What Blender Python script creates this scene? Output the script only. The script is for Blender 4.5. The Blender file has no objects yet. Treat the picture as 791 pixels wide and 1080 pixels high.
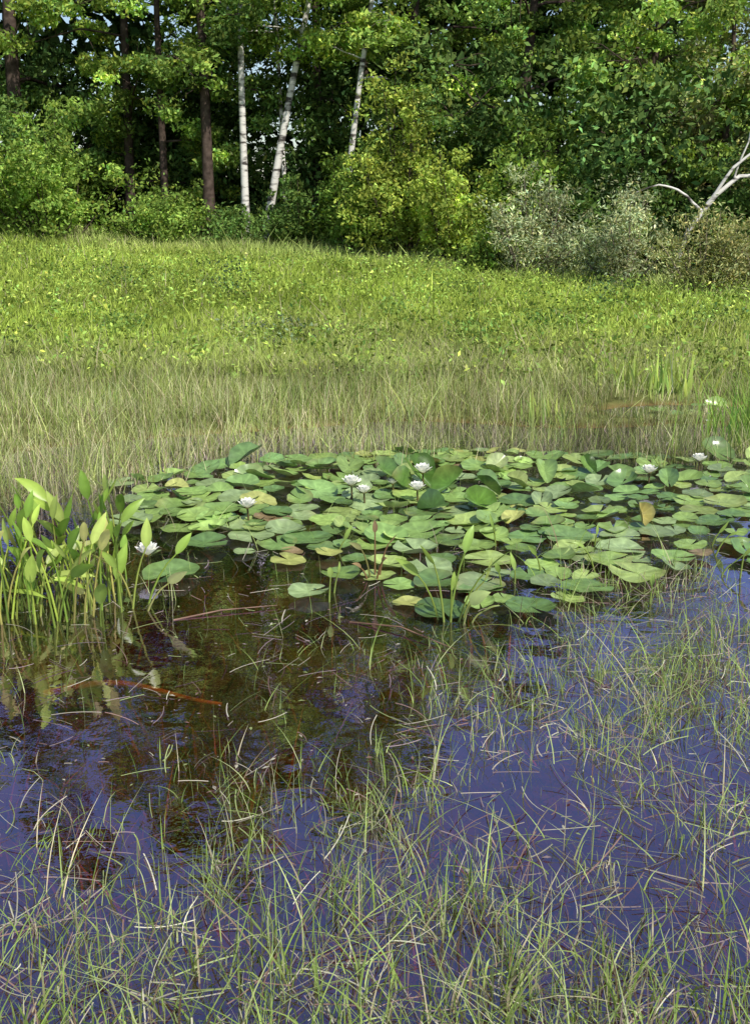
import bpy, math, numpy as np
from mathutils import Vector, Matrix
R = np.random.default_rng(7)
scene = bpy.context.scene

# ------------------------------------------------------------------ helpers
class MB:
    def __init__(s): s.v=[];s.f=[];s.c=[];s.m=[];s.n=0
    def add(s,v,f,c,m=0):
        v=np.asarray(v,float).reshape(-1,3); f=np.asarray(f,int).reshape(-1,4)
        c=np.asarray(c,float)
        if c.ndim==1: c=np.tile(c,(len(v),1))
        s.v.append(v); s.f.append(f+s.n); s.c.append(c.reshape(-1,3)); s.m.append(np.full(len(f),m,int)); s.n+=len(v)
    def build(s,name,mats,smooth=True):
        v=np.concatenate(s.v);f=np.concatenate(s.f);c=np.concatenate(s.c);m=np.concatenate(s.m)
        me=bpy.data.meshes.new(name)
        me.vertices.add(len(v)); me.vertices.foreach_set('co',v.astype(np.float32).ravel())
        me.loops.add(len(f)*4); me.loops.foreach_set('vertex_index',f.astype(np.int32).ravel())
        me.polygons.add(len(f)); me.polygons.foreach_set('loop_start',(np.arange(len(f))*4).astype(np.int32))
        me.polygons.foreach_set('loop_total',np.full(len(f),4,np.int32))
        for mt in mats: me.materials.append(mt)
        me.polygons.foreach_set('material_index',m.astype(np.int32))
        me.update(calc_edges=True)
        me.polygons.foreach_set('use_smooth',np.full(len(f),smooth,bool))
        a=me.attributes.new('col','FLOAT_COLOR','POINT')
        cc=np.ones((len(v),4),np.float32); cc[:,:3]=np.clip(c,0,1); a.data.foreach_set('color',cc.ravel())
        ob=bpy.data.objects.new(name,me); scene.collection.objects.link(ob); return ob

def nz(x,y,s=1.0,k=0.0):
    x=x*s+k*1.7; y=y*s-k*2.3
    return (np.sin(x*1.3+1.7*np.sin(y*.9+k))+np.sin(y*1.7+1.3*np.sin(x*1.1+2*k))+.6*np.sin(x*2.9+y*2.3+k)+.5*np.sin(3.7*y-3.1*x+3*k))/3.1

def sstep(a,b,x):
    t=np.clip((x-a)/(b-a),0,1); return t*t*(3-2*t)

def H(x,y):
    x=np.asarray(x,float); y=np.asarray(y,float)
    k=np.clip(.027-.0026*x,.0,.055)
    yy=np.clip(y-12,0,30)
    land=.035+k*yy+.02*nz(x,y,.8)*sstep(10,14,y)+.012*nz(x,y,3)
    shore=7.5+.35*nz(x,y*0,.9,1)-.9*sstep(1.0,3.0,-x)
    bed=-.20+.06*nz(x,y,1.5,2)
    a=sstep(shore-.5,shore+.5,y)
    z=bed*(1-a)+land*a
    z=z-.12*np.exp(-(((x-2.45)/.55)**2+((y-8.45)/.3)**2))
    b=1-sstep(.3,1.3,y)
    z=z*(1-b)+(.1+.02*nz(x,y,1))*b
    c=sstep(11,14,np.abs(x))
    z=np.where(y<12, z*(1-c)+(.08)*c, z)
    return z

def blades(mb,x,y,z,h,w,bend,ang,face,c0,c1,S=3,droop=None,m=0,taper=1.5):
    N=len(x); s=np.linspace(0,1,S+1)[None,:]
    if droop is None: droop=np.zeros(N)
    lx=np.cos(ang)[:,None];ly=np.sin(ang)[:,None]
    off=(h*bend)[:,None]*s**2+ (h*bend*.3)[:,None]*s
    px=x[:,None]+lx*off; py=y[:,None]+ly*off
    pz=z[:,None]+h[:,None]*(s-droop[:,None]*s**2.2)
    ww=w[:,None]*.5*np.maximum(1-s**taper,.04)*(0.7+.6*np.minimum(s*3,1)*(1-s*.5))
    fx=np.cos(face)[:,None]*ww; fy=np.sin(face)[:,None]*ww
    V=np.empty((N,S+1,2,3))
    V[:,:,0,0]=px-fx;V[:,:,0,1]=py-fy;V[:,:,0,2]=pz
    V[:,:,1,0]=px+fx;V[:,:,1,1]=py+fy;V[:,:,1,2]=pz
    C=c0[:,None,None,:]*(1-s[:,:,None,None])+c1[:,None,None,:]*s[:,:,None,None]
    C=np.broadcast_to(C,(N,S+1,2,3))
    b=(np.arange(N)*(S+1)*2)[:,None]; k=(np.arange(S)*2)[None,:]
    F=np.stack([b+k,b+k+1,b+k+3,b+k+2],-1)
    mb.add(V.reshape(-1,3),F.reshape(-1,4),C.reshape(-1,3),m)

def leaves(mb,P,size,col,m=0,up=.5,asp=.6):
    N=len(P)
    n=R.normal(size=(N,3)); n/=np.linalg.norm(n,axis=1)[:,None]; n[:,2]+=up
    n/=np.linalg.norm(n,axis=1)[:,None]
    t=R.normal(size=(N,3)); u=np.cross(n,t); u/=np.linalg.norm(u,axis=1)[:,None]
    v=np.cross(n,u)
    sz=(size if np.ndim(size) else np.full(N,size))[:,None]
    V=np.stack([P-u*sz, P-v*sz*asp*.8+n*sz*.15-u*sz*.1, P+u*sz, P+v*sz*asp*.8+n*sz*.15-u*sz*.1],1)
    F=np.arange(N*4).reshape(N,4)
    mb.add(V.reshape(-1,3),F,np.repeat(col,4,axis=0),m)

def tube(mb,pts,rad,col,m=0,sides=8):
    pts=np.asarray(pts,float); n=len(pts); rad=np.asarray(rad,float)
    T=np.gradient(pts,axis=0); T/=np.linalg.norm(T,axis=1)[:,None]+1e-9
    ref=np.array([0.31,.95,0.05]) if abs(T[0][1])<.8 else np.array([1.,0,0.1])
    A=np.cross(T,ref); A/=np.linalg.norm(A,axis=1)[:,None]+1e-9
    B=np.cross(T,A)
    th=np.linspace(0,2*np.pi,sides,endpoint=False)
    V=pts[:,None,:]+rad[:,None,None]*(np.cos(th)[None,:,None]*A[:,None,:]+np.sin(th)[None,:,None]*B[:,None,:])
    F=[]
    for i in range(n-1):
        for j in range(sides):
            j2=(j+1)%sides
            F.append([i*sides+j,i*sides+j2,(i+1)*sides+j2,(i+1)*sides+j])
    mb.add(V.reshape(-1,3),F,np.asarray(col),m)

# ------------------------------------------------------------------ materials
def newmat(name):
    m=bpy.data.materials.new(name); m.use_nodes=True; nt=m.node_tree; nt.nodes.clear()
    return m,nt,nt.nodes.new('ShaderNodeOutputMaterial')
def foliage(name,trans=.3,rough=.5,spec=.3,nscale=8,namt=.3,tcol=(1.1,1.15,.5)):
    m,nt,o=newmat(name); N=nt.nodes; L=nt.links
    at=N.new('ShaderNodeAttribute'); at.attribute_name='col'
    tc=N.new('ShaderNodeTexCoord'); no=N.new('ShaderNodeTexNoise'); no.inputs['Scale'].default_value=nscale; no.inputs['Detail'].default_value=2
    L.new(tc.outputs['Object'],no.inputs['Vector'])
    mr=N.new('ShaderNodeMapRange'); mr.inputs[1].default_value=.3; mr.inputs[2].default_value=.7; mr.inputs[3].default_value=1-namt; mr.inputs[4].default_value=1+namt
    L.new(no.outputs['Fac'],mr.inputs[0])
    vm=N.new('ShaderNodeVectorMath'); vm.operation='SCALE'; L.new(at.outputs['Color'],vm.inputs[0]); L.new(mr.outputs[0],vm.inputs['Scale'])
    if spec>0:
        p=N.new('ShaderNodeBsdfPrincipled'); p.inputs['Roughness'].default_value=rough; p.inputs['Specular IOR Level'].default_value=spec
        L.new(vm.outputs[0],p.inputs['Base Color'])
    else:
        p=N.new('ShaderNodeBsdfDiffuse'); L.new(vm.outputs[0],p.inputs['Color'])
    if trans>0:
        t=N.new('ShaderNodeBsdfTranslucent'); vt=N.new('ShaderNodeVectorMath'); vt.operation='MULTIPLY'; vt.inputs[1].default_value=tcol
        L.new(vm.outputs[0],vt.inputs[0]); L.new(vt.outputs[0],t.inputs['Color'])
        mx=N.new('ShaderNodeMixShader'); mx.inputs[0].default_value=trans
        L.new(p.outputs[0],mx.inputs[1]); L.new(t.outputs[0],mx.inputs[2]); L.new(mx.outputs[0],o.inputs[0])
    else: L.new(p.outputs[0],o.inputs[0])
    return m
M_leaf=foliage('tree_leaf',.28,.5,0,.7,.35)
M_far=foliage('woodland_leaf',0,.5,0,.7,.3)
M_grass=foliage('grass_blade',.3,.45,.3,1.2,.2)
M_mead=foliage('meadow_blade',.25,.45,0,.9,.25,(1.1,1.1,.7))
M_pad=foliage('lily_pad',.06,.26,.9,25,.22)
M_plant=foliage('broad_leaf',.4,.35,.4,20,.12)
M_petal=foliage('petal',.3,.5,.3,30,.04,(1,1,1))
M_bark=foliage('dark_bark',0,.9,0,9,.45)
M_ground=foliage('ground_soil',0,.95,0,6,.45)
def birchmat():
    m,nt,o=newmat('birch_bark'); N=nt.nodes; L=nt.links
    tc=N.new('ShaderNodeTexCoord'); mp=N.new('ShaderNodeMapping'); mp.inputs['Scale'].default_value=(2,2,7)
    L.new(tc.outputs['Object'],mp.inputs[0])
    no=N.new('ShaderNodeTexNoise'); no.inputs['Scale'].default_value=1.3; no.inputs['Detail'].default_value=5; L.new(mp.outputs[0],no.inputs['Vector'])
    cr=N.new('ShaderNodeValToRGB'); cr.color_ramp.elements[0].position=.38; cr.color_ramp.elements[0].color=(.05,.04,.035,1)
    cr.color_ramp.elements[1].position=.52; cr.color_ramp.elements[1].color=(.66,.63,.58,1)
    L.new(no.outputs['Fac'],cr.inputs[0])
    at=N.new('ShaderNodeAttribute'); at.attribute_name='col'
    mm=N.new('ShaderNodeVectorMath'); mm.operation='MULTIPLY'; L.new(cr.outputs[0],mm.inputs[0]); L.new(at.outputs['Color'],mm.inputs[1])
    p=N.new('ShaderNodeBsdfPrincipled'); p.inputs['Roughness'].default_value=.8; L.new(mm.outputs[0],p.inputs['Base Color']); L.new(p.outputs[0],o.inputs[0])
    return m
M_birch=birchmat()
def watermat():
    m,nt,o=newmat('pond_water'); N=nt.nodes; L=nt.links
    tc=N.new('ShaderNodeTexCoord')
    no=N.new('ShaderNodeTexNoise'); no.inputs['Scale'].default_value=5; no.inputs['Detail'].default_value=5; L.new(tc.outputs['Object'],no.inputs['Vector'])
    bp=N.new('ShaderNodeBump'); bp.inputs['Strength'].default_value=.14; bp.inputs['Distance'].default_value=.02; L.new(no.outputs['Fac'],bp.inputs['Height'])
    fr=N.new('ShaderNodeFresnel'); fr.inputs['IOR'].default_value=1.33; L.new(bp.outputs[0],fr.inputs['Normal'])
    ma=N.new('ShaderNodeMath'); ma.operation='MULTIPLY_ADD'; ma.inputs[1].default_value=2.0; ma.inputs[2].default_value=.34; ma.use_clamp=True; L.new(fr.outputs[0],ma.inputs[0])
    g=N.new('ShaderNodeBsdfGlossy'); g.inputs['Roughness'].default_value=.015; g.inputs['Color'].default_value=(.76,.68,1,1); L.new(bp.outputs[0],g.inputs['Normal'])
    t=N.new('ShaderNodeBsdfTransparent'); t.inputs['Color'].default_value=(.64,.40,.28,1)
    mx=N.new('ShaderNodeMixShader'); L.new(ma.outputs[0],mx.inputs[0]); L.new(t.outputs[0],mx.inputs[1]); L.new(g.outputs[0],mx.inputs[2]); L.new(mx.outputs[0],o.inputs[0])
    return m
M_water=watermat()

# ------------------------------------------------------------------ ground
xs=np.concatenate([[-600,-300,-150,-80,-50],np.arange(-34,-14,1.),np.arange(-14,14,.15),np.arange(14,35,1.),[50,80,150,300,600]])
ys=np.concatenate([[-300,-100,-30,-10,-4,-1],np.arange(0,12,.12),np.arange(12,45,.6),[50,60,80,120,200,400,900]])
X,Y=np.meshgrid(xs,ys,indexing='ij'); Z=H(X,Y)
nx,ny=X.shape
idx=np.arange(nx*ny).reshape(nx,ny)
F=np.stack([idx[:-1,:-1],idx[1:,:-1],idx[1:,1:],idx[:-1,1:]],-1).reshape(-1,4)
xf,yf,zf=X.ravel(),Y.ravel(),Z.ravel()
bedc=np.array([.16,.05,.03]); marsh=np.array([.13,.14,.045]); mead=np.array([.18,.24,.045]); wood=np.array([.05,.055,.018])
def edge_y(x): return np.interp(x,[-30,-10,0,3,7,12,30],[31,29,25.5,21.6,17.8,17.0,17.0])
a=sstep(-.03,.03,zf)[:,None]; b=sstep(9.5,13,yf+nz(xf,yf,.7))[:,None]; c=sstep(-.5,1.5,yf-edge_y(xf))[:,None]
b=np.where((yf<1.5)[:,None],1,b); far=sstep(60,120,yf)[:,None]
C=bedc*(1-a)+(marsh*(1-b)+mead*b)*a; C=C*(1-c)+wood*c; C=C*(1-far)+mead*far
mb=MB(); mb.add(np.stack([xf,yf,zf],1),F,C*(1+.3*nz(xf,yf,4)[:,None])); mb.build('ground',[M_ground])
mb=MB()
mb.add([[-14,.2,0],[14,.2,0],[14,10.2,0],[-14,10.2,0]],[[0,1,2,3]],(.1,.1,.1)); mb.build('pond_water',[M_water])

# ------------------------------------------------------------------ trees
def mixcol(N,base,var=.25,hue=.15):
    b=np.tile(np.asarray(base,float),(N,1)); k=np.exp(R.normal(0,var,N))[:,None]; b=b*k
    hh=R.normal(0,hue,N); b[:,0]*=np.exp(hh); b[:,2]*=np.exp(-hh*.5); return b
def tree(name,x,y,h,tr,base,crad,nl,col,lean=(0,0),birch=False,lsize=.065,limbs=16,dark=(.075,.055,.045),crad_clump=.48):
    mb=MB(); z0=float(H(x,y))-.1
    s=np.linspace(0,1,14); wob=.12*h/10
    px=x+lean[0]*s+wob*np.sin(s*7+x*3)*s; py=y+lean[1]*s+wob*np.cos(s*6+x)*s; pz=z0+h*s*.97
    rad=tr*(1-s*.88)*(1+.5*np.exp(-s*25))
    tube(mb,np.stack([px,py,pz],1),rad,(1,1,1) if birch else dark,1,9)
    cl=[]
    for i in range(limbs):
        f=base/h+(1-base/h)*((i+R.random()*.8)/limbs)**1.15
        f=min(f,.97)
        p0=np.array([np.interp(f,s,px),np.interp(f,s,py),np.interp(f,s,pz)])
        az=i*2.4+R.random()*.8; rel=(f-base/h)/(1-base/h)
        prof=(np.sin(np.pi*(rel*.78+.20))**.7)
        L=crad*prof*(.7+.5*R.random())+.3
        el=math.radians(R.uniform(5,40)+rel*20)
        d=np.array([math.cos(az)*math.cos(el),math.sin(az)*math.cos(el),math.sin(el)])
        q=np.linspace(0,1,6)[:,None]
        pts=p0+d*L*q+np.array([0,0,-.3*L])*q**2+R.normal(0,.05*L,(6,3))*q
        r0=max(tr*(1-f*.85)*.35,.015)
        tube(mb,pts,r0*(1-.8*q[:,0]),(.9,.9,.9) if birch else dark,1,5)
        for j in (2,3,4,5):
            for k in range(2):
                d2=R.normal(size=3); d2[2]*=.6; d2/=np.linalg.norm(d2)
                L2=L*R.uniform(.2,.45); e=pts[j]+d2*L2
                tube(mb,[pts[j],(pts[j]+e)/2+[0,0,.04*L],e],[r0*.35,r0*.25,r0*.1],(.5,.45,.4) if birch else dark,1,4)
                cl.append(e)
        cl.append(pts[5])
    cl=np.array(cl); K=len(cl)
    wts=R.uniform(.2,1.8,K)*np.where(cl[:,2]<8.5,1.8,.5); wts/=wts.sum()
    ci=R.choice(K,nl,p=wts); cr=R.uniform(.5,1.25,K)*crad_clump
    off=R.normal(size=(nl,3)); off/=np.linalg.norm(off,axis=1)[:,None]; off*=(R.random(nl)**.45)[:,None]
    P=cl[ci]+off*cr[ci][:,None]*np.array([1,1,.5])
    P[:,2]-= .15*np.abs(R.normal(0,.4,nl))
    kc=np.exp(R.normal(0,.35,K))
    colr=mixcol(nl,col,.28,.12)*kc[ci][:,None]
    yg=(R.random(nl)<.12)[:,None]; colr=np.where(yg,colr*[1.6,1.45,1.3],colr)
    leaves(mb,P,lsize*R.uniform(.6,1.35,nl)*np.where(P[:,2]>8.5,1.8,1),colr,0,.6)
    return mb.build(name,[M_leaf,M_birch if birch else M_bark])

G1=(.24,.35,.08); G2=(.155,.25,.065); G3=(.28,.39,.08); G5=(.25,.28,.12)
tree('birch_tree',-3.15,27.3,16,.095,4.9,1.8,9000,G1,(.2,.2),True)
tree('birch_tree',-2.75,27.5,16,.10,4.6,2.0,10000,G1,(3.2,.3),True)
tree('birch_tree',-.85,27.0,14,.085,4.0,1.8,8000,G1,(1.8,.3),True)
tree('birch_tree',6.3,25.5,11,.07,3.0,2.0,6000,G1,(1.6,.3),True)
tree('birch_tree',-2.2,28.2,14,.06,4.6,1.2,4000,G1,(-.6,.3),True)
tree('alder_tree',-4.05,27.5,18,.14,3.4,2.2,14000,G2,(-.2,.4))
tree('alder_tree',-5.3,28.4,17,.10,2.4,2.2,16000,G1,(.3,.3))
tree('alder_tree',-6.4,29.5,18,.13,1.0,2.8,21000,G3,(.1,.3))
tree('oak_tree',-9.3,29.8,18,.22,1.0,3.5,29000,G2,(.2,.3))
tree('oak_tree',-12.8,31,16,.24,1.2,3.4,11000,G2,(.2,.3),lsize=.09)
tree('alder_tree',-1.6,30.5,17,.14,1.0,2.8,20000,G2,(.3,.3))
tree('oak_tree',.9,29,15,.17,1.4,2.8,23000,G3,(.3,.3))
tree('oak_tree',3.3,26.5,11,.17,1.0,2.7,28000,G2,(.4,0))
tree('oak_tree',5.6,24.8,8.0,.15,1.0,2.1,24000,G1,(.5,0))
tree('alder_tree',7.6,25.0,7.3,.12,1.0,1.7,16000,G5,(.1,.2))
tree('alder_tree',9.6,23.5,4.4,.11,.8,1.6,10000,G5,(.1,.2))
tree('oak_tree',13.5,25,6.5,.16,1.2,2.6,7000,G1,(.1,.2),lsize=.09)
tree('oak_tree',-17,31,15,.2,2,3.4,7000,G2,lsize=.1)

# leaning birch on the right
mb=MB()
def lim(pts,r0,r1,k=10,c=(1,1,1),sd=7):
    pts=np.array(pts,float); t=np.linspace(0,1,len(pts)); q=np.linspace(0,1,k)
    P=np.stack([np.interp(q,t,pts[:,i]) for i in range(3)],1)
    P[1:-1]=(P[:-2]+2*P[1:-1]+P[2:])/4+R.normal(0,.02,(k-2,3))
    tube(mb,P,np.linspace(r0,r1,k),c,1,sd)
lim([(5.4,20.4,.0),(5.65,20.3,1.0),(5.9,20.2,1.5),(6.4,20.2,2.0),(6.9,20.3,2.15),(7.6,20.5,2.35),(8.8,20.8,2.8)],.055,.02,16)
lim([(5.95,20.2,1.55),(6.35,20.1,2.2),(6.9,20.1,2.65),(7.5,20.2,3.0)],.035,.012)
lim([(5.85,20.2,1.45),(5.4,20.1,1.8),(5.0,20.0,1.9),(4.6,20,1.75)],.03,.01)
lim([(6.4,20.2,2.0),(6.6,20.1,2.7),(6.7,20.1,3.5)],.02,.008)
cl=np.array([(8.4,20.7,3.3),(7.6,20.3,3.6),(6.8,20.2,3.9),(8.9,20.8,3.9),(7.4,20.3,3.1)])
ci=R.integers(0,5,1500); P=cl[ci]+R.normal(0,.35,(1500,3)); leaves(mb,P,R.uniform(.03,.06,1500),mixcol(1500,G1))
mb.build('leaning_birch_tree',[M_leaf,M_birch])

# ------------------------------------------------------------------ shrubs
def shrub(name,x,y,r,h,nl,col,lsize=.06,ell=1.0,stems=14,up=.4,asp=.6,sc=(.08,.065,.045)):
    mb=MB(); z0=float(H(x,y)); cl=[]
    for i in range(stems):
        az=R.uniform(0,6.283); d=R.random()**.6
        e=np.array([x+math.cos(az)*r*d,y+math.sin(az)*r*d*ell,z0+h*(1-.55*d*d)*R.uniform(.6,1.05)])
        b0=np.array([x+math.cos(az)*r*.25*d,y+math.sin(az)*r*.25*d,z0-.05])
        mid=(b0*.5+e*.5)+R.normal(0,.08*r,3)
        q=np.linspace(0,1,7)[:,None]; pts=(1-q)**2*b0+2*q*(1-q)*mid+q*q*e
        tube(mb,pts,np.linspace(.025,.006,7),sc,1,5)
        for j in range(2,7):
            for k in range(2): cl.append(pts[j]+R.normal(0,.14*r,3)*[1,1,.8])
    cl=np.array(cl); K=len(cl); ci=R.integers(0,K,nl); cr=R.uniform(.10,.32,K)*min(r,1.4)
    off=R.normal(size=(nl,3)); off/=np.linalg.norm(off,axis=1)[:,None]; off*=(R.random(nl)**.4)[:,None]
    P=cl[ci]+off*cr[ci][:,None]*[1,1,.75]; P[:,2]=np.maximum(P[:,2],z0+.02)
    kc=np.exp(R.normal(0,.3,K))
    leaves(mb,P,lsize*R.uniform(.6,1.3,nl),mixcol(nl,col,.25,.1)*kc[ci][:,None],0,up,asp)
    return mb.build(name,[M_leaf,M_bark])
SG=(.23,.34,.07); SY=(.33,.41,.08); SW=(.34,.38,.21); SD=(.12,.20,.05)
shrub('hazel_shrub',-7.6,26.6,1.9,2.9,13000,SG,.06,stems=26)
shrub('hazel_shrub',-9.6,27.2,1.7,2.4,7000,SG,.065)
shrub('fern_thicket',-5.0,26.8,1.4,1.35,6000,SG,.05)
shrub('fern_thicket',-3.4,26.6,1.2,1.0,4000,SD,.05)
shrub('hawthorn_shrub',.65,25.0,1.3,4.0,12000,SY,.055,stems=22)
shrub('hawthorn_shrub',1.65,23.4,1.05,2.4,9500,SY,.05,stems=20)
shrub('hawthorn_shrub',-.6,25.8,1.2,2.4,7000,SG,.055,stems=14)
shrub('hazel_shrub',-1.9,26.6,1.0,1.6,4500,SD,.055)
shrub('willow_shrub',3.0,20.8,1.0,2.0,8500,SW,.045,up=.5,asp=.35,stems=24,sc=(.18,.15,.12))
shrub('willow_shrub',4.3,19.4,1.0,1.7,8500,SW,.045,up=.5,asp=.35,stems=22,sc=(.18,.15,.12))
shrub('willow_shrub',5.4,18.1,.95,1.4,7000,(.38,.39,.17),.04,up=.5,asp=.35,stems=22,sc=(.24,.2,.14))
shrub('willow_shrub',6.5,17.8,1.0,1.25,7000,(.38,.39,.17),.04,up=.5,asp=.35,stems=22,sc=(.24,.2,.14))
shrub('willow_shrub',9.0,18.2,1.5,1.9,5000,SW,.06,asp=.35)
shrub('fern_thicket',2.1,21.3,.7,.7,2500,SG,.045)
shrub('hazel_shrub',5.2,22.4,1.6,2.8,9000,SD,.06)
shrub('hazel_shrub',3.4,23.6,1.4,3.2,8000,SG,.06)
shrub('hazel_shrub',7.6,21.6,1.6,2.6,8000,SD,.06)
shrub('hazel_shrub',-12.4,28,1.6,2.1,4000,SG,.08)
shrub('hazel_shrub',14,21,1.7,2.1,4000,SG,.08)

# undergrowth and distant woodland masses
def mass(name,NC,x0,x1,y0,y1,hx,hz,zlo,zp,NL,s0,s1,col,rc,trunks=0):
    mb=MB()
    cx=R.uniform(x0,x1,NC); cy=R.uniform(y0,y1,NC)
    if name=='forest_undergrowth': cy=cy+edge_y(cx)-26
    Ht=np.interp(cx,hx,hz)*(.88+.12*nz(cx,cy,.8))
    cz=zlo+R.random(NC)**zp*(Ht-zlo)
    crr=R.uniform(rc[0],rc[1],NC)
    ci=R.integers(0,NC,NL); off=R.normal(size=(NL,3)); off/=np.linalg.norm(off,axis=1)[:,None]; off*=(R.random(NL)**.4)[:,None]
    P=np.stack([cx,cy,cz],1)[ci]+off*crr[ci][:,None]*[1,1,.7]; P[:,2]=np.maximum(P[:,2],.15)
    kc=np.exp(R.normal(0,.35,NC))
    leaves(mb,P,R.uniform(s0,s1,NL),mixcol(NL,col,.25,.12)*kc[ci][:,None],0,.6)
    for i in range(trunks):
        x=R.uniform(x0,x1); y=R.uniform(y0+1,y1); hh=float(np.interp(x,hx,hz))*.8
        q=np.linspace(0,1,6); tube(mb,np.stack([x+q*R.normal(0,.6),y+q*0,hh*q+.2],1),.12*(1-q*.8),(.05,.04,.03),1,6)
    mb.build(name,[M_far,M_bark])
mass('forest_undergrowth',440,-17,17,28,31,[-20,0,5,9,20],[6.4,6,4.6,3.4,3.2],.3,1.0,52000,.05,.115,(.10,.165,.045),(.5,1.1))  # leaf colour darkened to paint in the shade behind the front trunks
mass('distant_woodland',900,-30,30,33,38,[-30,-4,0,5,8.5,10.0,14,30],[18,18,15,11,7.6,4.4,6,8],.5,1.1,95000,.16,.32,(.065,.11,.032),(.9,1.9),10)  # darker leaf colour stands in for shaded gaps between the trees

# ------------------------------------------------------------------ meadow
mb=MB()
N=210000
y=9.9+ (R.random(N)**1.5)*19.5; x=R.uniform(-1,1,N)*(5+.42*y)
ok=y<edge_y(x)+1.0; x=x[ok];y=y[ok];N=len(x)
ed=edge_y(x)-y
dens_=nz(x,y,.9,3)+.5*nz(x,y,2.7,8)
tall=1-sstep(0,4,ed)
h=R.uniform(.06,.20,N)*(1+.5*dens_)*(1+.45*tall)*np.where(R.random(N)<.05,1.9,1)
w=R.uniform(.007,.018,N)*(1+ (y-11)*.04)
patch=nz(x,y,.45,5)+.7*nz(x,y,1.8,6)+.6*nz(x,y,4,2)
base=np.array([.35,.45,.08])[None]*(1+.26*patch[:,None])
yel=sstep(.0,.9,nz(x,y,.35,8))[:,None]; base=base*(1-yel*.6)+np.array([.45,.51,.13])*yel*.6
near=(1-sstep(10.2,14.0,y+1.6*nz(x,y,.8,2)))[:,None]; base=base*(1-near*.65)+np.array([.35,.39,.14])*near*.65
bk=tall[:,None]; base=base*(1-bk*.6)+np.array([.40,.46,.21])*bk*.6
k=np.exp(R.normal(0,.3,N))[:,None]
straw=(R.random(N)<.07+.10*near[:,0])[:,None]
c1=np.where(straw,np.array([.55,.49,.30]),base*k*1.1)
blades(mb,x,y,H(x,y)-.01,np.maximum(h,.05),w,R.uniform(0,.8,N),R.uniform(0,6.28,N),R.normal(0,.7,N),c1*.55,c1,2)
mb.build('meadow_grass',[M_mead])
mb=MB(); NC=2500
cx=R.uniform(-10,10,NC); cy=R.uniform(9.3,23,NC); ok=(cy<edge_y(cx)-1)&(nz(cx,cy,.7,11)>-.4); cx=cx[ok]; cy=cy[ok]; NC=len(cx)
per=26; ci=np.repeat(np.arange(NC),per); NL=len(ci); sc_=R.uniform(.4,1.8,NC)
P=np.stack([cx[ci]+R.normal(0,.11,NL)*sc_[ci],cy[ci]+R.normal(0,.11,NL)*sc_[ci],H(cx,cy)[ci]+np.abs(R.normal(.12,.07,NL))*sc_[ci]],1)
kc=np.exp(R.normal(-.05,.42,NC))
leaves(mb,P,R.uniform(.012,.04,NL),mixcol(NL,(.28,.39,.08),.25,.12)*kc[ci][:,None],0,.8)
for (wx_,wy_,rr,hh,cc) in [(-2.2,16.5,.35,.6,(.06,.10,.05)),(-1.1,12.3,.5,.3,(.20,.25,.14)),(-4.1,11.2,.5,.35,(.10,.14,.05)),(1.2,17,.4,.3,(.12,.2,.05)),(3.4,16.0,.35,.45,(.10,.16,.06)),(1.1,12.2,.25,.3,(.15,.26,.06)),(-2.9,12.7,.3,.3,(.15,.24,.06)),(-5.4,13.5,.6,.4,(.15,.2,.06)),(2.0,13.2,.3,.3,(.14,.24,.06)),(.3,14.2,.3,.3,(.15,.24,.06)),(-3.9,17.5,.5,.4,(.14,.22,.07)),(4.2,13.5,.4,.35,(.16,.24,.07))]:
    n=450; P=np.stack([wx_+R.normal(0,rr*.6,n),wy_+R.normal(0,rr*.4,n),H(wx_,wy_)+R.random(n)**1.6*hh],1)
    leaves(mb,P,R.uniform(.012,.035,n),mixcol(n,cc,.35,.1),0,.5)
mb.build('meadow_herbs',[M_mead])

# ------------------------------------------------------------------ marsh sedge band
mb=MB(); N=170000
y=5.6+6.5*R.random(N)**1.2; x=R.uniform(-1,1,N)*(3+.42*y)
sh=np.interp(x,[-6,-2.2,-1.6,-1.0,-.3,.5,1.5,2.3,3.2,5],[5.2,5.5,5.95,6.75,7.0,7.1,7.05,6.9,6.3,5.8])+.15*nz(x,y*0,2.7,4)+.1*nz(x,y*0,9,2)
dd=.58+.5*nz(x,y,2.2,9)+.25*nz(x,y,6,3); dd=np.where(y<7.4,np.maximum(dd,.6),dd)
keep=(y>sh-.5*R.random(N)**3)&~((np.abs(x-2.45)<.6)&(np.abs(y-8.45)<.27))&(R.random(N)<dd)
x=x[keep];y=y[keep];N=len(x)
t=sstep(8.6,11.5,y+.9*nz(x,y,.9,2))
pal=np.array([[.40,.46,.16],[.28,.38,.10],[.62,.56,.36],[.32,.26,.15],[.50,.55,.28]])
pi=R.choice(5,N,p=[.31,.27,.18,.07,.17]); c1=pal[pi]*np.exp(R.normal(0,.3,N))[:,None]*(1+.3*nz(x,y,.7,4)+.2*nz(x,y,4,1))[:,None]
c1=c1*(1-.4*t[:,None])+np.array([.38,.45,.12])*.4*t[:,None]
h=R.uniform(.06,.28,N)*(1+.45*nz(x,y,1.1,4)+.4*nz(x,y,3.1,7))*(1-.35*t)*np.where(R.random(N)<.06,1.8,1)
h=np.maximum(h,.05)
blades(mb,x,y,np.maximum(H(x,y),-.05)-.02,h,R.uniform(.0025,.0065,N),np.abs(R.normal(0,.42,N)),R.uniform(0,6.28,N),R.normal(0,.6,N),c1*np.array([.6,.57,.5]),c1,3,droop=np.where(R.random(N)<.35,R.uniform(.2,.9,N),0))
mb.build('marsh_sedge',[M_mead])

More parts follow.
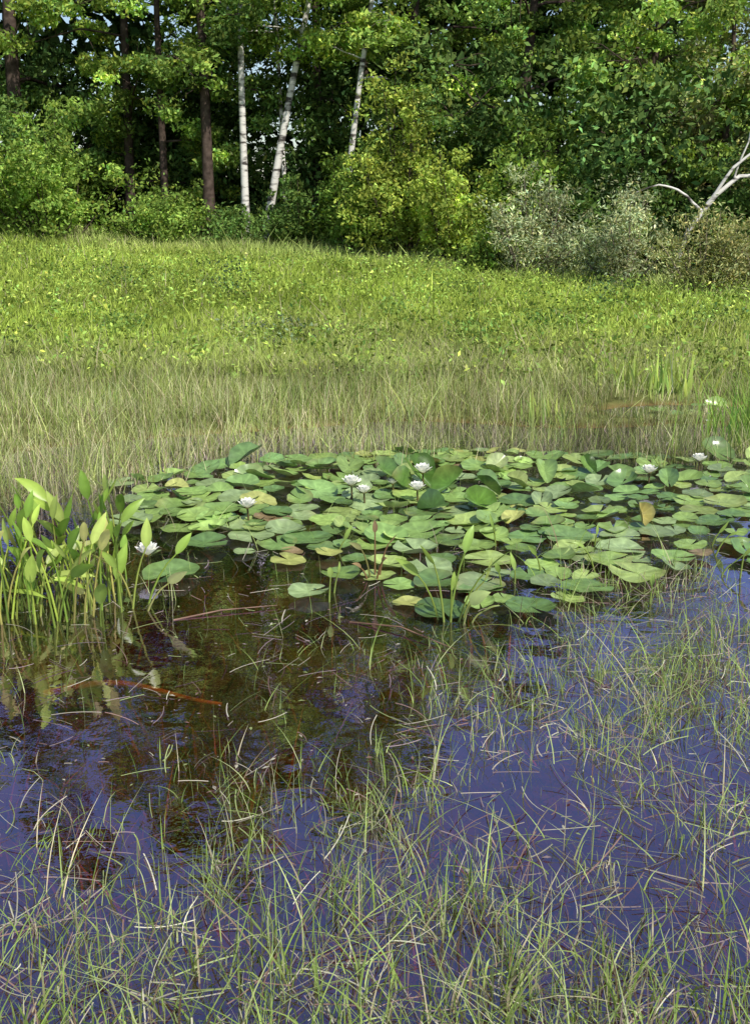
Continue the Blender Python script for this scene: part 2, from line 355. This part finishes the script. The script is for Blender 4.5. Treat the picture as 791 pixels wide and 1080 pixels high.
mb=MB()
def reedclump(cx,cy,n,r,h,col,w=(.008,.016),bend=.3):
    x=cx+R.normal(0,r,n); y=cy+R.normal(0,r*.6,n); c=mixcol(n,col,.2,.1)
    blades(mb,x,y,np.maximum(H(x,y),-.05)-.02,h*R.uniform(.55,1.1,n),R.uniform(w[0],w[1],n),np.abs(R.normal(0,bend,n)),R.uniform(0,6.28,n),R.normal(0,.6,n),c*.7,c,5,droop=np.where(R.random(n)<.3,R.uniform(.1,.5,n),0))
reedclump(2.55,7.3,120,.13,.62,(.26,.42,.08),(.006,.013)); reedclump(3.0,7.5,150,.25,.65,(.26,.42,.08),(.005,.011)); reedclump(3.7,7.2,120,.3,.65,(.24,.4,.08),(.005,.011))
reedclump(2.45,9.1,45,.15,.42,(.42,.54,.12),(.015,.03)); reedclump(2.1,9.3,20,.1,.36,(.42,.54,.12),(.015,.03))
reedclump(1.25,7.9,25,.12,.30,(.38,.50,.13),(.012,.025)); reedclump(.15,8.0,14,.1,.45,(.40,.52,.17),(.01,.02))
reedclump(2.55,9.0,3,.05,.75,(.5,.48,.3),(.005,.008),.1)
reedclump(-3.8,7.6,80,.3,.5,(.29,.38,.1))
reedclump(-.6,8.5,30,.2,.35,(.29,.38,.1))
for i in range(90): reedclump(R.uniform(-4.5,4.5),R.uniform(7.1,11.8),12,.09,R.uniform(.18,.34),np.array((.34,.45,.13))*R.uniform(.6,1.2),(.004,.010))
mb.build('reed_clumps',[M_mead])

# ------------------------------------------------------------------ foreground grass in water
def dens(x,y):
    d=.0*x
    d+=1.7*(1-sstep(1.6,2.15,y))
    d+=.6*(1-sstep(2.0,2.9,y))
    rt=sstep(-.35,.6,x+.15*nz(x,y,2))
    d+=rt*.52*(1-sstep(3.2,4.0,y))
    d+=sstep(.45,1.0,x)*.62*(1-sstep(4.3,5.2,y))
    d+=.12*(1-sstep(2.6,3.5,y))
    d+=.03
    return d*(.6+.65*nz(x,y,2.2,3))
def palette(n):
    pal=np.array([[.25,.39,.08],[.35,.48,.14],[.20,.31,.08],[.52,.49,.32],[.30,.22,.15],[.44,.52,.24]])
    return pal[R.choice(6,n,p=[.29,.28,.13,.13,.06,.11])]*np.exp(R.normal(0,.24,n))[:,None]
mb=MB()
M=13000; tx=R.uniform(-2.4,2.6,M); ty=R.uniform(1.25,5.3,M); k=R.random(M)*2.7<dens(tx,ty); tx=tx[k];ty=ty[k]
cnt=R.integers(3,12,len(tx)); ci=np.repeat(np.arange(len(tx)),cnt); n=len(ci)
x=tx[ci]+R.normal(0,.03,n); y=ty[ci]+R.normal(0,.03,n)
hh=(R.uniform(.06,.25,n))*np.repeat(R.uniform(.45,1.25,len(tx)),cnt)
c1=palette(n)
dr=np.where(R.random(n)<.45,R.uniform(.3,1.0,n),R.uniform(0,.15,n))
wd_=R.uniform(.0014,.0040,n)*(1+.5*(1-sstep(1.6,2.4,y)))
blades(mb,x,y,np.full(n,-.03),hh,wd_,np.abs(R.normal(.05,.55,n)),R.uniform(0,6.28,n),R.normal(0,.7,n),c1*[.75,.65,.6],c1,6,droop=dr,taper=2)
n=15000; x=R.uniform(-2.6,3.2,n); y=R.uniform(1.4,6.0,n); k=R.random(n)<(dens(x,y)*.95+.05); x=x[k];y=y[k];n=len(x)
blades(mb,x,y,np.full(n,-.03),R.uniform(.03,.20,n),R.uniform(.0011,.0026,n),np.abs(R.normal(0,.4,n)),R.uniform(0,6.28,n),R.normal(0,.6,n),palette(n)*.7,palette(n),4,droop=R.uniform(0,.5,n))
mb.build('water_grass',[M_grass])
# floating stems
mb=MB(); n=15000; x=R.uniform(-2.4,3,n); y=R.uniform(1.5,5.2,n); k=R.random(n)<(dens(x,y)*.9+.07); x=x[k];y=y[k];n=len(x)
an=R.uniform(0,6.28,n); L=R.uniform(.02,.17,n)
pal=np.array([[.36,.32,.25],[.22,.14,.12],[.28,.34,.14],[.46,.44,.33],[.26,.20,.20]]); c=pal[R.choice(5,n)]*np.exp(R.normal(0,.28,n))[:,None]
S=5; s=np.linspace(0,1,S+1)
wd=R.uniform(.0006,.0018,n); cv=R.normal(0,.3,n)
PX=x[:,None]+np.cos(an)[:,None]*L[:,None]*s-np.sin(an)[:,None]*(cv*L)[:,None]*s*s
PY=y[:,None]+np.sin(an)[:,None]*L[:,None]*s+np.cos(an)[:,None]*(cv*L)[:,None]*s*s
PZ=.003+R.uniform(0,.006,n)[:,None]+ (R.random(n)<.3)[:,None]*R.uniform(0,.07,n)[:,None]*s
V=np.stack([np.stack([PX+np.sin(an)[:,None]*wd[:,None],PY-np.cos(an)[:,None]*wd[:,None],PZ],-1),np.stack([PX-np.sin(an)[:,None]*wd[:,None],PY+np.cos(an)[:,None]*wd[:,None],PZ+.001],-1)],2)
b=(np.arange(n)*(S+1)*2)[:,None]; kk=(np.arange(S)*2)[None,:]
mb.add(V.reshape(-1,3),np.stack([b+kk,b+kk+1,b+kk+3,b+kk+2],-1).reshape(-1,4),np.repeat(c,(S+1)*2,axis=0))
n=420; x=R.uniform(-1.6,2.2,n); y=R.uniform(2.2,4.6,n)
P=np.stack([x,y,np.full(n,.006)],1); leaves(mb,P,R.uniform(.003,.014,n),pal[R.choice(5,n)]*1.1,0,12.0,.5)
mb.build('floating_straw',[M_mead])
# submerged weed
mb=MB(); n=12000; x=R.uniform(-3,3,n); y=R.uniform(1.4,6,n)
c=np.array([.36,.11,.06])*np.exp(R.normal(0,.5,n))[:,None]*(1+.5*nz(x,y,2,5))[:,None]
blades(mb,x,y,np.full(n,-.22),R.uniform(.05,.20,n),R.uniform(.004,.012,n),R.uniform(.1,1.2,n),R.uniform(0,6.28,n),R.normal(0,.7,n),c*.5,c,3)
mb.build('submerged_weed',[M_far])
mb=MB(); q=np.linspace(0,1,10)
tube(mb,np.stack([-1.15+.62*q,3.45+.03*np.sin(q*5),-.05+.03*np.sin(q*4)],1),.016*(1-.6*q),(.75,.32,.08),0,7)
mb.build('sunken_branch',[M_bark])
mb=MB()
tube(mb,[(-.8,4.02,.0),(-.62,4.10,.012),(-.4,4.16,.01)],[.004,.003,.0015],(.22,.14,.10),0,5)
tube(mb,[(-.1,4.0,.0),(.1,3.9,.02),(.3,3.7,.01)],[.004,.003,.002],(.2,.12,.08),0,5)
mb.build('floating_twig',[M_bark])

# ------------------------------------------------------------------ lily pads
def pad(mb,x,y,z,r,rot,tilt,tdir,cup,fold,col):
    A=40; rings=[0.0,.3,.62,.88,1.0]
    g=math.radians(R.uniform(4,12)); th=np.linspace(g,2*np.pi-g,A)
    V=[];C=[]
    ph=R.uniform(0,6.28,3); asp=R.uniform(.85,1.0); curl=R.uniform(.02,.09) if R.random()<.25 else .005
    bl=R.uniform(0,.5) if R.random()<.25 else 0
    for q in rings:
        rr=r*q*(1+.05*np.sin(3*th+ph[0])+.02*np.sin(11*th+ph[2])*q)
        px=rr*np.cos(th); py=rr*np.sin(th)*asp
        pz=cup*r*q**3*(1+.8*np.sin(2*th+ph[0]))+.03*r*np.sin(5*th+ph[1])*q**2+curl*r*q**4*(1+np.sin(th+ph[2]))*2
        pz=pz+fold*np.abs(py)*1.0
        py=py*(1/(1+fold*.6))
        V.append(np.stack([px,py,pz],1))
        k=np.where(np.arange(A)%4==0,1.2,1.0)*(1-.15*q**6)*(1+.12*(1-q))
        cc=np.asarray(col)[None]*k[:,None]
        w_=(bl*q**2*(.5+.5*np.sin(th*2+ph[1])))[:,None]; cc=cc*(1-w_)+np.array([.36,.33,.11])*w_
        C.append(cc)
    V=np.concatenate(V);C=np.concatenate(C)
    c,s=math.cos(rot),math.sin(rot); V=V@np.array([[c,s,0],[-s,c,0],[0,0,1]])
    if tilt:
        ax=Vector((math.cos(tdir),math.sin(tdir),0))
        Mx=np.array(Matrix.Rotation(tilt,3,ax)); V=V@Mx.T
        V[:,2]-=min(V[:,2].min(),0) if tilt>.15 else 0
    V+=np.array([x,y,z])
    i=np.arange(len(rings)-1)[:,None]*A; j=np.arange(A-1)[None,:]
    F=np.stack([i+j,i+A+j,i+A+j+1,i+j+1],-1).reshape(-1,4)
    mb.add(V,F,C)
poly=np.array([(-1.5,6.15),(-1.0,6.6),(.0,6.9),(.5,7.0),(1.5,7.0),(2.6,6.75),(3.4,6.5),(3.4,5.2),(2.3,4.8),(1.5,4.6),(.95,4.4),(.75,4.1),(.15,4.1),(.0,4.35),(-.25,4.6),(-.62,4.85),(-.75,5.15),(-1.05,5.1),(-1.25,5.5)])
def inside(px,py):
    r=False;n=len(poly);j=n-1
    for i in range(n):
        xi,yi=poly[i];xj,yj=poly[j]
        if (yi>py)!=(yj>py) and px<(xj-xi)*(py-yi)/(yj-yi)+xi: r=not r
        j=i
    return r
mb=MB(); placed=[]
PC=[(.20,.31,.085),(.25,.36,.095),(.16,.26,.08),(.30,.39,.115),(.24,.32,.14),(.13,.225,.07)]
tries=0
while len(placed)<430 and tries<18000:
    tries+=1
    x=R.uniform(-1.5,3.4);y=R.uniform(4.1,7.05)
    if not inside(x,y): continue
    r=R.uniform(.055,.125); loose=.56 if y>5.0 else .76
    if x>1.2: loose=.72
    if any((x-a)**2+(y-b)**2<((r+c)*loose)**2 for a,b,c in placed): continue
    placed.append((x,y,r))
placed+=[(-.9,4.52,.13),(-.82,4.95,.12),(-1.35,4.9,.10),(-1.25,5.35,.11),(-.28,4.28,.09),(.45,4.35,.11),(1.0,4.75,.1),(2.25,8.5,.08),(2.5,8.35,.08),(2.7,8.5,.09),(2.35,8.3,.07),(2.6,8.62,.07)]
for (x,y,r) in placed:
    col=np.array(PC[R.integers(0,6)])*math.exp(R.normal(0,.2)); u=R.random()
    if u<.045: col=np.array([.38,.40,.12])
    elif u<.055: col=np.array([.24,.17,.09])
    if y>5.2 and R.random()<.18: tilt=R.uniform(.12,.45); fold=R.uniform(0,.5)
    else: tilt=R.uniform(0,.08); fold=R.uniform(0,.05)
    pad(mb,x,y,.005+R.random()*.022,r,R.uniform(0,6.28),tilt,R.normal(0,.9)+(3.14 if R.random()<.3 else 0),R.uniform(0,.10),fold,col)
for (x,y,r,tilt,td,fold,col) in [(.25,6.1,.11,.9,.3,.7,(.09,.18,.03)),(.42,5.9,.11,.8,-.4,.7,(.08,.17,.03)),(.55,5.6,.10,.8,.6,.7,(.10,.2,.03)),(.15,5.9,.10,1.0,3.4,.8,(.08,.16,.03)),(.3,5.5,.09,.9,2.8,.7,(.08,.16,.04)),(.62,5.85,.09,.7,1.4,.7,(.1,.19,.04)),(.05,6.3,.09,.7,.4,.7,(.1,.19,.04)),
    (1.35,5.3,.065,1.0,.4,1.0,(.36,.32,.10)),(-.75,6.3,.09,.5,0,.4,(.22,.32,.11)),(1.0,6.2,.09,.6,.2,.5,(.2,.3,.09)),
    (1.7,6.1,.08,.5,-.3,.4,(.16,.26,.08)),(.05,5.05,.11,.25,0,.2,(.22,.35,.1)),(.75,6.5,.08,.7,.1,.4,(.3,.36,.15)),
    (1.3,6.4,.07,.9,-.3,.8,(.14,.24,.06)),(.8,6.0,.07,.9,.9,.9,(.28,.34,.12)),(2.1,5.9,.07,.8,.2,.7,(.2,.3,.09))]:
    pad(mb,x,y,.02,r,R.uniform(0,6.28),tilt,td,.1,fold,col)
mb.build('water_lily_pads',[M_pad])

# ------------------------------------------------------------------ lily flowers
def flower(x,y,z,r,tint=(.85,.80,.78),op=1.0):
    mb=MB(); 
    def petal(az,el,L,w,c):
        S=6; s=np.linspace(0,1,S); cu=np.sin(s*1.2)*.35
        rr=L*s*np.cos(el); zz=L*(s*np.sin(el)+cu*.3*s)
        ww=w*np.sin(np.pi*np.clip(s*.9+.06,0,1))**.8
        V=[]
        for t in (-1,0,1):
            lx=ww*t; V.append(np.stack([rr*np.cos(az)-lx*np.sin(az),rr*np.sin(az)+lx*np.cos(az),zz+abs(t)*ww*.35],1))
        V=np.stack(V,1).reshape(-1,3)+[x,y,z]
        F=[[i*3+j,i*3+j+1,(i+1)*3+j+1,(i+1)*3+j] for i in range(S-1) for j in range(2)]
        mb.add(V,F,c,0)
    for k in range(4): petal(k*1.571+.4,.2*op,r*1.0,r*.24,(.2,.26,.1))
    for w_,n,el,L in ((0,8,.6,1.0),(1,8,.95,.95),(2,7,1.2,.85)):
        for k in range(n): petal(k*6.283/n+w_*.4+R.normal(0,.05),el*op+R.normal(0,.05),r*L,r*.28,np.clip(np.array(tint)*R.uniform(.97,1.04),0,.97))
    for k in range(22):
        az=R.uniform(0,6.28); d=R.uniform(.02,.2)*r
        tube(mb,[(x+d*math.cos(az),y+d*math.sin(az),z+.02*r),(x+1.3*d*math.cos(az),y+1.3*d*math.sin(az),z+.38*r)],[.035*r,.025*r],(.75,.5,.05),0,4)
    tube(mb,[(x,y,z+.01),(x+.01,y,-.1)],[.005,.006],(.15,.12,.05),0,5)
    mb.build('water_lily_flower',[M_petal])
for f in [(-.13,5.78,.09,.066),(-.06,5.70,.07,.05),(.27,5.95,.12,.064),(.23,5.72,.08,.057),(-.66,5.40,.07,.06),(.10,5.9,.07,.045),(1.60,6.15,.07,.057),(1.98,6.45,.07,.057),(-1.02,4.62,.07,.066)]:
    flower(*f,tint=(.95,.94,.86))

# ------------------------------------------------------------------ arrow leaf plants
def bleaf(mb,p0,d,L,w,col,droop=.3,face=None):
    d=np.array(d,float); d/=np.linalg.norm(d)
    side=np.array([math.cos(face),math.sin(face),0])
    side=side-d*np.dot(side,d); side/=np.linalg.norm(side)+1e-9; nrm=np.cross(side,d)
    S=9; s=np.linspace(0,1,S); wv=w*np.sin(np.pi*np.clip(s,0,1)**.75)**.85; wv[-1]=.0005; wv[0]=.002
    outward=np.array([d[0],d[1],0]); tw=R.normal(0,.25)
    V=[]
    for t in (-1,0,1):
        V.append(np.array(p0)+d*L*s[:,None]+outward*droop*L*(s**2)[:,None]-np.array([0,0,1])*droop*L*.6*(s**3)[:,None]+side*(wv*t)[:,None]+nrm*(abs(t)*wv*.3+t*wv*tw*s)[:,None])
    V=np.stack(V,1).reshape(-1,3)
    F=[[i*3+j,i*3+j+1,(i+1)*3+j+1,(i+1)*3+j] for i in range(S-1) for j in range(2)]
    c=np.tile(np.array(col),(len(V),1)); c[1::3]*=1.25; c=c*np.repeat(.8+.35*s,3)[:,None]
    mb.add(V,F,c,0)
def arrow_plant(name,stems):
    mb=MB()
    for (x,y,hgt,lx,ly,L,w,col) in stems:
        top=np.array([x+lx,y+ly,hgt])
        q=np.linspace(0,1,6)[:,None]; b0=np.array([x,y,-.1]); mid=np.array([x+lx*.3,y+ly*.3,hgt*.6])
        pts=(1-q)**2*b0+2*q*(1-q)*mid+q*q*top
        tube(mb,pts,np.linspace(.0055,.003,6),np.array(col)*[.9,.85,.7],0,5)
        d=pts[-1]-pts[-2]; d=d/np.linalg.norm(d)
        bleaf(mb,top,d+np.array([R.normal(0,.2),R.normal(0,.2),0]),L,w,col,R.uniform(0,.5),face=R.normal(0,.8))
    mb.build(name,[M_plant])
LC=[(.28,.43,.07),(.37,.50,.09),(.22,.37,.06),(.44,.54,.14),(.46,.46,.15)]
def rs(x,y):
    sz=R.random()
    return (x,y,R.uniform(.06,.38),R.normal(0,.06),R.normal(0,.05),.07+.10*sz,.010+.016*sz,np.array(LC[R.integers(0,5)])*math.exp(R.normal(0,.25)))
arrow_plant('arrowhead_plant',[rs(R.uniform(-1.75,-1.05),R.uniform(3.95,4.5)) for i in range(130)])
arrow_plant('arrowhead_plant',[rs(R.uniform(-2.6,-1.7),R.uniform(4.0,4.8)) for i in range(50)])
arrow_plant('arrowhead_plant',[(-1.0,4.15,.26,.08,.0,.13,.022,(.4,.52,.12)),(-.98,4.18,.16,-.08,.02,.12,.025,(.42,.44,.14)),(-.96,4.2,.20,.14,.05,.11,.02,(.3,.46,.08)),(-.95,4.12,.12,.12,.0,.10,.022,(.46,.5,.2)),(-1.02,4.1,.18,-.02,.03,.10,.018,(.28,.4,.08))])
arrow_plant('arrowhead_plant',[(.29,4.02,.28,.06,.0,.13,.018,(.3,.46,.1)),(.28,4.0,.24,-.05,.0,.12,.02,(.32,.44,.1)),(.31,4.0,.22,.13,.0,.12,.017,(.28,.4,.08)),(.34,3.98,.10,.03,-.05,.10,.028,(.42,.52,.2)),(.27,4.02,.18,-.10,.02,.11,.018,(.28,.4,.08)),(.33,4.03,.16,.10,.0,.11,.022,(.36,.44,.12)),(.30,4.0,.13,.0,.0,.10,.016,(.28,.4,.08)),(.36,4.0,.05,.06,-.02,.09,.024,(.42,.5,.18))])
arrow_plant('arrowhead_plant',[(0.0,4.55,.20,.0,.0,.07,.012,(.30,.2,.11)),(.01,4.55,.15,.05,.0,.06,.012,(.32,.2,.12)),(-.01,4.53,.13,-.05,.0,.06,.012,(.26,.26,.10)),(0.0,4.5,.09,.03,-.03,.05,.012,(.32,.18,.1)),(-.02,4.5,.06,-.04,-.02,.05,.012,(.3,.2,.1))])
arrow_plant('arrowhead_plant',[(R.uniform(-.2,2.4),R.uniform(4.2,5.0),R.uniform(.05,.12),R.normal(0,.04),0,R.uniform(.05,.09),R.uniform(.008,.014),(.3,.42,.1)) for i in range(18)])

# ------------------------------------------------------------------ light
el=math.radians(47); dx,dy=.6,-.8
az=math.atan2(dx,dy)
w=bpy.data.worlds.new('World'); scene.world=w; w.use_nodes=True; nt=w.node_tree
bg=nt.nodes['Background']; sk=nt.nodes.new('ShaderNodeTexSky'); sk.sky_type='NISHITA'; sk.sun_disc=False
sk.sun_elevation=el; sk.sun_rotation=az; nt.links.new(sk.outputs[0],bg.inputs[0]); bg.inputs[1].default_value=.14
sd=bpy.data.lights.new('sun','SUN'); sd.energy=5; sd.angle=math.radians(.5); sd.color=(1,.96,.88)
so=bpy.data.objects.new('sun',sd); scene.collection.objects.link(so)
D=Vector((dx*math.cos(el),dy*math.cos(el),math.sin(el))); so.rotation_euler=D.to_track_quat('Z','Y').to_euler()
scene.view_settings.view_transform='Standard'; scene.view_settings.look='None'; scene.view_settings.exposure=0

cam=bpy.data.cameras.new('camera'); co=bpy.data.objects.new('camera',cam); scene.collection.objects.link(co)
cam.sensor_fit='VERTICAL'; cam.sensor_height=36; cam.lens=38.07; cam.clip_end=2000; cam.clip_start=.05
co.location=(0,0,1.6); co.rotation_euler=(math.radians(90-16),0,0)
scene.camera=co
